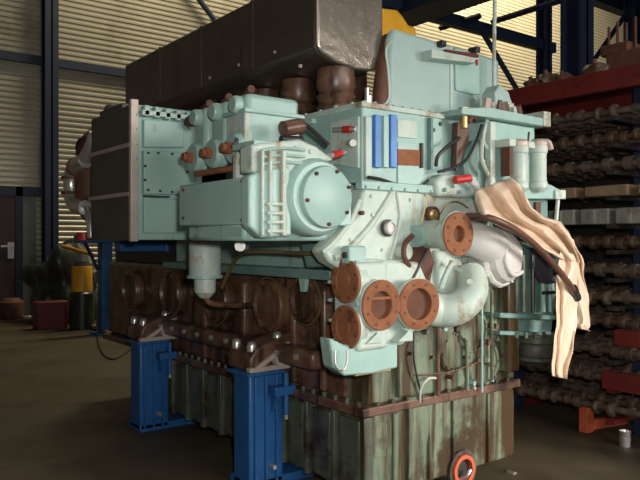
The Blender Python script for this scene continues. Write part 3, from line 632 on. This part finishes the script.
# lower right: side assembly with filter drum
SA=MB().prism(PY(.05,(512,240),(553,246),(557,300),(550,345),(512,345)),(0,.35,0)).build('side_gearbox','teal_deep',E,bevel=.02)
for yy,h in ((313,5),(331,4)):
    MB().prism(PY(-.0,(500,yy),(556,yy+2),(556,yy+2+h),(500,yy+h)),(0,.35,0)).build('shelf_band','teal_deep',SA,bevel=.005)
for px in (517,524,533,543,550):
    MB().cyl(P(px,255,Y=.02),P(px,312,Y=.02),rnd.uniform(.010,.022),n=10).build('vertical_pipe',rnd.choice(('teal','oily','teal_deep')),SA)
c=P(536,335,Y=.0); k=M(536,Y=0)
MB().lathe(c,(0,0,-1),[(0,0),(k*18,0),(k*20,k*2),(k*20,k*6),(k*17,k*8),(k*16,k*20),(k*20,k*21),(k*20,k*24),(k*12,k*27),(0,k*27)],32).build('filter_drum','oilydark',SA)
MB().lathe(c+Vector((0,0,-k*9)),(0,0,-1),[(k*16.6,0),(k*17.2,k*2),(k*17.2,k*8),(k*16.2,k*11)],32).build('steel_band','mesh',SA)
for i in range(5): MB().cyl(P(517+i*9,332,Y=-.12),P(517+i*9,338,Y=-.12),.012,n=6).build('bolt','oily',SA)
MB().prism(PY(.0,(536,247),(556,262),(558,283),(545,285),(534,268)),(0,.05,0)).build('dark_guard','purple',SA,bevel=.01,label='dark grey guard')
MB().tube([P(552,250,Y=-.02),P(560,262,Y=-.03),P(561,275,Y=-.03)],.035,12).build('pale_elbow','teal_pale',SA)
MB().cyl(P(543,293,Y=-.02),P(563,292,Y=-.02),.012,n=8).build('rod','rubber',SA)
MB().lathe(P(556,300,Y=-.0),(.3,-1,0),[(0,0),(.04,0),(.04,.05),(0,.05)],18).build('black_knob','rubber',SA)
MB().box(P(505,300,Y=.05).x,P(516,300,Y=.05).x,.02,.4,P(505,372,Y=.05).z,P(505,250,Y=.05).z).build('frame_side','oily',SA,bevel=.01)

# ================================================================= STANDS UNDER THE FEET
def stand(y0,y1):
    xo=-.26; xi=.0
    t=thing('engine_stand',((xo+xi)/2,(y0+y1)/2,0),'','stand','blue stands under the engine feet')
    b=MB().box(xo,xi,y0,y1,.02,.74).build('post','blue',t,bevel=.012)
    MB().box(xo-.03,xi,y0-.03,y1+.03,.735,.755).build('top_plate','blue',t,bevel=.004)
    MB().box(xo,xi+.75,y0,y1+.05,0,.06).build('base_beam','blue',t,bevel=.006)
    for x in (xo+.04,xo+.12,xi-.06): MB().box(x-.008,x+.008,y0-.02,y0+.01,.03,.73).build('rib','blue',t,bevel=.003)
    # clamp with bolt
    br=MB().box(xi-.12,xi+.04,y0-.09,y0,.60,.66).prism([(xi-.1,y0-.08,.60),(xi-.1,y0,.60),(xi-.1,y0,.48)],(.03,0,0)).build('clamp_bracket','blue',t,bevel=.005)
    MB().cyl((xi-.02,y0-.06,.74),(xi-.02,y0-.06,.47),.018,n=12).build('clamp_bolt','blue',br)
    MB().cyl((xi-.02,y0-.06,.47),(xi-.02,y0-.06,.44),.014,n=10).build('bolt_tip','steel',br)
    MB().cyl((xi-.10,y0-.005,.14),(xi-.10,y0-.05,.14),.016,n=6).build('anchor_bolt','steel',t)
    return t
s1=stand(.86,1.06); s1['label']='blue steel engine stand in front, nearest the camera'
s2=dup(s1,(0,1.72,0),'blue steel engine stand farther back, left in the photo')

# ================================================================= HOSE AND CLOTH
h=MB().tube([P(468,216,Y=-.12),P(484,217,Y=-.30),P(500,222,Y=-.36),P(520,233,Y=-.36),P(540,250,Y=-.34),P(558,270,Y=-.30),P(569,284,Y=-.26),P(576,295,Y=-.22)],.021,14).build('rubber_hose','hose')
tag(h,'brown rubber hose curving over the cream cloth at the engine end','hose')
MB().cyl(P(573,288,Y=-.24),P(577,298,Y=-.2),.03,n=14).build('hose_end','rubber',h)
def lerp(a,b,t): return a+(b-a)*t
b=MB()
def patch(secs,NU,NV,amp,nf,ph):
    grid=[]
    for j in range(NV+1):
        v=j/NV*(len(secs)-1); i=min(int(v),len(secs)-2); f=v-i
        l0,r0,y0=secs[i]; l1,r1,y1_=secs[i+1]
        row=[]
        for k in range(NU+1):
            u=k/NU
            x=lerp(lerp(l0[0],l1[0],f),lerp(r0[0],r1[0],f),u); y=lerp(lerp(l0[1],l1[1],f),lerp(r0[1],r1[1],f),u)
            Y=lerp(y0,y1_,f)
            vv=j/NV
            w=u*nf*6.28+ph+3.4*noise.noise(Vector((vv*2.6,u*1.1,ph)))
            ridge=math.sin(w)
            e=.35+.65*min(1,vv*5)
            fold=amp*e*ridge+amp*1.0*noise.noise(Vector((u*3.2,vv*5,ph+3)))+amp*.2*noise.noise(Vector((u*8,vv*12,ph)))
            wx=2.2*noise.noise(Vector((vv*6,ph,1)))*(1 if 0<j<NV else 0)
            row.append(b.bm.verts.new(P(x+wx,y,Y=Y-fold-.02)))
        grid.append(row)
    for j in range(NV):
        for k in range(NU): b._f([grid[j][k],grid[j][k+1],grid[j+1][k+1],grid[j+1][k]])
patch([((475,191),(511,178),-.14),((476,203),(519,184),-.20),((480,216),(525,195),-.24),((494,223),(531,207),-.25),((510,231),(545,218),-.24),((524,239),(560,222),-.22),((538,246),(568,232),-.21),((549,252),(575,246),-.20),((560,259),(580,262),-.19)],44,60,.045,2.1,.9)
patch([((560,250),(578,256),-.20),((558,266),(580,272),-.19),((556,285),(578,288),-.19),((556,305),(577,310),-.19),((556,328),(576,330),-.19),((553,352),(573,352),-.19),((552,376),(567,379),-.19)],26,50,.022,1.6,2.1)
patch([((568,236),(574,240),-.18),((570,252),(581,256),-.17),((572,270),(585,280),-.16),((574,295),(588,305),-.15),((576,318),(590,326),-.15),((577,328),(590,331),-.15)],20,40,.018,1.3,4.4)
cl=b.build('cloth','cloth',sharp=80); tag(cl,'crumpled cream satin cloth draped over the pipes at the engine end','cloth')
m=cl.modifiers.new('thick','SOLIDIFY'); m.thickness=.004

# ================================================================= RACK ON THE RIGHT
XK=2.62
RK=thing('storage_rack',(3.1,1.2,0),'tall red and blue steel storage rack filled with shafts, right of the engine','rack')
rows=[2.62,2.41,2.20,2.0,1.78,1.58,1.36,1.14,.95,.72,.50,.26]
for y in (-.95,1.3,3.4):
    MB().box(2.9,3.06,y-.08,y+.08,0,2.95).build('upright','bluesteel',RK,bevel=.006)
    MB().box(2.45,3.5,y-.07,y+.07,0,.08).build('base_arm','rackred',RK,bevel=.006)
for y in (.02,2.35):
    MB().box(2.94,3.06,y-.06,y+.06,0,2.9).build('upright','bluesteel',RK,bevel=.006)
MB().box(2.50,2.58,-1.2,3.8,2.77,2.93).build('top_beam','rackred',RK,bevel=.006,label='dark red top beam')
MB().box(3.4,3.48,-1.2,3.8,2.77,2.93).build('top_beam','rackred',RK,bevel=.006)
MB().box(2.52,3.46,-1.2,3.8,2.90,2.93).build('top_deck','rackred',RK)
for zz in rows:
    for y in (-.95,.02,1.3,2.35,3.4):
        MB().box(2.5,3.46,y-.035,y+.035,zz-.09,zz-.058).build('arm','dark' if zz>.6 else 'rackred',RK)
def shaft(kind,mat,x,z,seed,label):
    rr=random.Random(seed)
    t=thing('engine_shaft',(x,1.2,z),label,'shaft','old shafts stored on the rack')
    b=MB().cyl((x,-1.15,z),(x,3.7,z),.028,n=14); b.build('shaft_bar',mat,t)
    y=-1.1
    while y<3.6:
        w=rr.uniform(.03,.07); r=rr.uniform(.045,.058) if kind==0 else rr.uniform(.04,.058)
        a=rr.uniform(0,6.28)
        if kind==0:
            MB().lathe((x,y,z),(0,1,0),[(0,0),(r,0),(r,w),(0,w)],16).build('cam_collar',mat,t)
        else:
            e=.02; MB().lathe((x+math.cos(a)*e,y,z+math.sin(a)*e*.4),(0,1,0),[(0,0),(r*.9,0),(r,.01),(r,w-.01),(r*.9,w),(0,w)],12).build('cam_lobe',mat,t)
        y+=w+rr.uniform(.04,.12)
    return t
nth=['top','second','third','fourth','fifth','sixth','seventh','eighth','ninth','tenth','eleventh','lowest']
protoA=shaft(1,'shaft',XK,0,1,''); protoB=shaft(0,'shaft2',XK,0,2,''); protoC=shaft(1,'shaft2',XK,0,5,'')
first={0:True,1:True,2:True}
pr=[protoA,protoB,protoC]
order=[2,0,1,None,None,0,1,2,0,1,2,2]
for i,zz in enumerate(rows):
    for dpt in (0,1,2,3):
        k=order[i] if dpt==0 else (i+dpt)%3
        if dpt==0 and k is None: continue
        lab='greasy %s engine shaft on the %s level of the rack, %s row'%(('brown lobed','grey-brown collared','grey-brown lobed')[k],nth[i],('front','second','third','rear')[dpt])
        dx=dpt*.26
        yo=[0,.05,-.07,.1,-.04,.08,0,.06,-.05,.03,-.08,.02][i]
        if first[k]:
            first[k]=False; t=pr[k]; t.location=t.location+Vector((dx,yo,zz)); t['label']=lab
        else:
            base=pr[k]; t=dup(base,(0,0,0),lab); t.location=Vector((XK+dx,1.2+yo,zz))
# pale castings on two levels
for j,(lv,mt,n,s) in enumerate(((3,'wood',5,.40),(4,'greybox',7,.27))):
    for q in range(n):
        y=-.55+q*s*1.12
        o=MB().box(2.53,2.75,y,y+s*.92,rows[lv]-.055,rows[lv]+(.03 if mt=='wood' else .07)).build('timber_block' if mt=='wood' else 'metal_casting',mt,bevel=.012)
        ords=['nearest','second','third','fourth','fifth','sixth','farthest']
        od=ords[q] if q<n-1 else 'farthest'
        if mt=='wood': tag(o,'flat oily timber block on the fourth rack level, %s from the camera end'%od,'block','timber blocks on the rack')
        else:
            tag(o,'pale grey metal casting on the fifth rack level, %s from the camera end'%od,'casting','grey castings on the rack')
            MB().box(2.50,2.54,y+s*.4,y+s*.5,rows[lv]-.05,rows[lv]+.06).build('rib',mt,o)
# things on top of the rack
tops=[((533,90),.07,'rustdark','brown lumpy casting on top of the red rack beam, left'),((548,86),.085,'shaft','brown rounded casting on top of the rack beside the blue column'),((564,84),.065,'rustdark','small dark casting on the rack just left of the thick column'),((597,80),.085,'shaft','dark flat casting on the rack right of the thick column')]
for (px,py),r,mt,lab in tops:
    c=P(px,py,X=2.72); c.z=2.93+r*.75
    o=MB().ball(c,r,(1.1,1.2,.85),.35,3,px).build('rack_casting',mt); tag(o,lab,'casting','castings on top of the rack')
    MB().cyl(c+Vector((-.02,0,0)),c+Vector((-.04,0,r*1.05)),r*.25,n=8).build('stub','rustdark',o)
t=thing('machine_part',P(622,70,X=3.1)*1,'tall dark brown machine part with upright rods on top of the rack','machine'); t.location.z=2.93
q=P(622,70,X=3.1)
MB().box(3.0,3.3,q.y-.3,q.y+.1,2.93,3.2).build('body','rustdark',t,bevel=.03)
MB().box(3.02,3.28,q.y-.1,q.y+.16,3.18,3.28).build('shelf','rustdark',t,bevel=.02)
for i in range(5): MB().cyl((3.1,q.y-.2+i*.08,3.15),(3.1,q.y-.2+i*.08,3.45+.03*(i%2)),.012,n=8).build('rod','rustdark',t)
# orange foot and steel cup on the floor
FT=thing('floor_bracket',P(600,436,Z=0),'orange-red angled steel foot on the floor at the base of the rack','bracket'); FT.location.z=0
q=P(584,433,Z=0); q2=P(628,424,Z=0)
MB().box(q.x-.0,q.x+.10,q.y-.03,q.y+.05,0,.24).build('upright','orange',FT,bevel=.006)
MB().prism([(q.x+.02,q.y+.02,.0),(q2.x,q2.y,0),(q2.x,q2.y,.05),(q.x+.02,q.y+.02,.10)],(.06,.05,0)).build('toe','orange',FT,bevel=.004)
q=P(625,446,Z=0); k=M(625,Y=q.y)
cup=MB().lathe(q,(0,0,1),[(0,0),(.040,0),(.044,.06),(.044,.068),(.039,.075),(.043,.11),(.046,.118),(.041,.118),(.035,.09),(0,.09)],24).build('tin_can','steel'); tag(cup,'small bright tin can on the floor beside the orange foot','can')
# red brackets hanging on the near right side of the rack
for (x,y,w,hh) in ((633,338,14,16),(630,382,24,18)):
    q=P(x,y,X=2.56); s=M(x,X=2.56)
    MB().box(2.47,2.56,q.y-s*w,q.y+s*w,q.z-s*hh/2,q.z+s*hh/2).build('red_bracket','orange' if y<340 and 0 else 'rackred',RK,bevel=.006)

# ================================================================= FAR LEFT CLUTTER
def at(px,Y): q=P(px,240,Y=Y); return q
YL=11.2
q0=P(30,300,Y=YL); q1=P(96,300,Y=YL); k=M(60,Y=YL)
cx=(q0.x+q1.x)/2
top=P(60,248,Y=YL).z
b=MB(); b.ball((cx,YL,top*.42),1,((q1.x-q0.x)*.58,.6,top*.60),.5,4,3)
for v in b.bm.verts:
    if v.co.z<0.0: v.co.z=0.0
o=b.build('covered_machine','tarp'); tag(o,'lumpy machine under a black tarpaulin by the back wall','machine')
q=P(82,275,Y=9.7); k=M(82,Y=9.7)
zA=P(82,291,Y=9.7).z; zB=P(82,266,Y=9.7).z
o=MB().m(1).lathe((q.x,q.y,0),(0,0,1),[(0,0),(k*12,0),(k*12,zA-.04),(k*9.5,zA)],24).m(0).lathe((q.x,q.y,0),(0,0,1),[(k*9.5,zA-.01),(k*10,zA),(k*10,zB-.02),(k*9.4,zB),(0,zB)],28).build('oil_drum',['yellow','tarp']); tag(o,'orange-yellow drum standing on a black base beside the tarpaulin-covered machine','drum')
MB().lathe((q.x,q.y,zB-.01),(0,0,1),[(0,0),(k*8,0),(k*7,.10),(0,.12)],20).build('drum_lid','mesh',o)
YT=8.8
t=thing('steel_trestle',(P(104,300,Y=YT).x,YT,0),'blue steel trestle post standing beside the orange-yellow drum','stand')
q=P(105,300,Y=YT); k=M(105,Y=YT); zt2=P(105,243,Y=YT).z
MB().box(q.x-k*5.5,q.x+k*5.5,YT-.1,YT+.1,.02,zt2).build('post','blue',t,bevel=.01)
MB().box(q.x-.5,q.x+1.2,YT-.1,YT+.1,zt2,zt2+.14).build('cross_beam','blue',t,bevel=.01)
MB().box(q.x-.2,q.x+.2,YT-.2,YT+.2,0,.03).build('base_plate','blue',t)
MB().cyl((q.x-.35,YT,zt2+.02),(q.x-.12,YT,zt2-.45),.03,n=8).build('knee_brace','bluesteel',t)
q=P(140,300,Y=3.0); q2=P(196,300,Y=3.0); za=P(165,251,Y=3.0).z
MB().box(q.x-.2,q2.x+.3,2.95,3.1,za,zc0).build('support_beam','blue',E,bevel=.01)
MB().box(.15,1.0,2.75,4.2,1.37,2.3).build('rear_block','dark',E,bevel=.02)  # added dark box, hides the bright wall below the cooler
MB().box(q.x+.2,q.x+.3,2.9,3.0,za-.01,zc0-.01).build('beam_bracket','blue',E,bevel=.01)
q=P(102,331,Z=0); o=MB().lathe((q.x,q.y,0),(0,0,1),[(0,0),(.10,0),(.10,.30),(.08,.36),(.04,.38),(.04,.42),(0,.42)],24).build('grey_canister','greybox'); tag(o,'pale grey canister on the floor at the foot of the blue trestle','canister')
o=MB().tube([P(92,326,Z=.05),P(110,334,Z=.05),P(134,342,Z=.05)],.04,12).build('floor_pipe','wood'); tag(o,'brownish orange pipe lying on the floor behind the left stand','pipe')
o=MB().tube([P(97,334,Z=.012),P(99,346,Z=.012),P(105,356,Z=.012),P(114,359,Z=.012),P(124,354,Z=.012),P(134,346,Z=.012)],.012,8).build('cable','rubber'); tag(o,'thin black cable looping across the floor left of the engine','cable')
q=P(12,312,Y=12.2); o=MB().lathe((q.x,q.y,0),(0,0,1),[(0,0),(.2,0),(.24,.1),(.23,.34),(.14,.42),(0,.43)],24).build('bucket','rustdark'); tag(o,'dull brown bucket on the floor below the door','bucket')
q=P(28,311,Y=12.0); o=MB().box(q.x-.1,q.x+.1,q.y-.05,q.y+.05,0,.06).build('small_tin','steel',bevel=.01); tag(o,'small shiny tin on the floor right of the bucket','tin')
t=thing('orange_lifting_bar',(P(78,250,Y=10.2).x,10.2,0),'yellow-orange bar leaning on the covered machine','bar')
MB().cyl(P(62,246,Y=10.6),P(93,255,Y=9.2),.035,n=10).build('bar_rod','yellow',t)
q=P(46,320,Y=10.1); o=MB().box(q.x-.2,q.x+.35,q.y-.15,q.y+.15,0,.5).build('red_crate','rackred',bevel=.02); tag(o,'dark red low box in front of the tarpaulin-covered machine','box')

# ================================================================= LIGHT, CAMERA
def area(name,loc,target,size,energy,col,sy=None):
    l=bpy.data.lights.new(name,'AREA'); l.energy=energy; l.color=col; l.size=size
    if sy: l.shape='RECTANGLE'; l.size_y=sy
    o=bpy.data.objects.new(name,l); bpy.context.scene.collection.objects.link(o); o.location=loc
    o.rotation_euler=(Vector(target)-Vector(loc)).to_track_quat('-Z','Y').to_euler(); return o
fl=CAM+RT*.12+UP*.18
area('camera_flash',fl,(.4,.3,1.7),.12,74,(1,.97,.93))
area('fill_behind_camera',(.8,-7.6,3.6),(.8,.5,1.6),5,270,(1,.98,.93),3.5)  # added soft fill from behind the camera, no doorway built there
area('roof_light_left',(6,9.8,11.8),(5.5,12.8,6.5),4,560,(1,.87,.60),1.5)
area('roof_light_right',(17,9.2,11.8),(17.5,12.8,7),7,1100,(1,.86,.58),1.5)
area('roof_light_centre',(5,-1,12.2),(5,-1,0),6,80,(1,.93,.82),3)
sd=area('fill_right_floor',(5.2,-7.4,2.4),(2.2,-.3,0),2.2,85,(1,.95,.88),2.2); sd.data.spread=math.radians(50)  # added fill to brighten the right floor and the duct end
w=bpy.data.worlds.new('world'); bpy.context.scene.world=w; w.use_nodes=True
w.node_tree.nodes['Background'].inputs['Color'].default_value=(.5,.55,.6,1); w.node_tree.nodes['Background'].inputs['Strength'].default_value=.05
cd=bpy.data.cameras.new('camera'); cam=bpy.data.objects.new('camera',cd); bpy.context.scene.collection.objects.link(cam)
cam.location=CAM; cd.sensor_width=36; cd.lens=36*F/640; cam.rotation_euler=(math.pi/2,0,-A); cd.clip_start=.05
sc=bpy.context.scene; sc.camera=cam
sc.view_settings.view_transform='Standard'; sc.view_settings.look='None'; sc.view_settings.gamma=1; sc.view_settings.exposure=0.15; sc.view_settings.use_curve_mapping=False
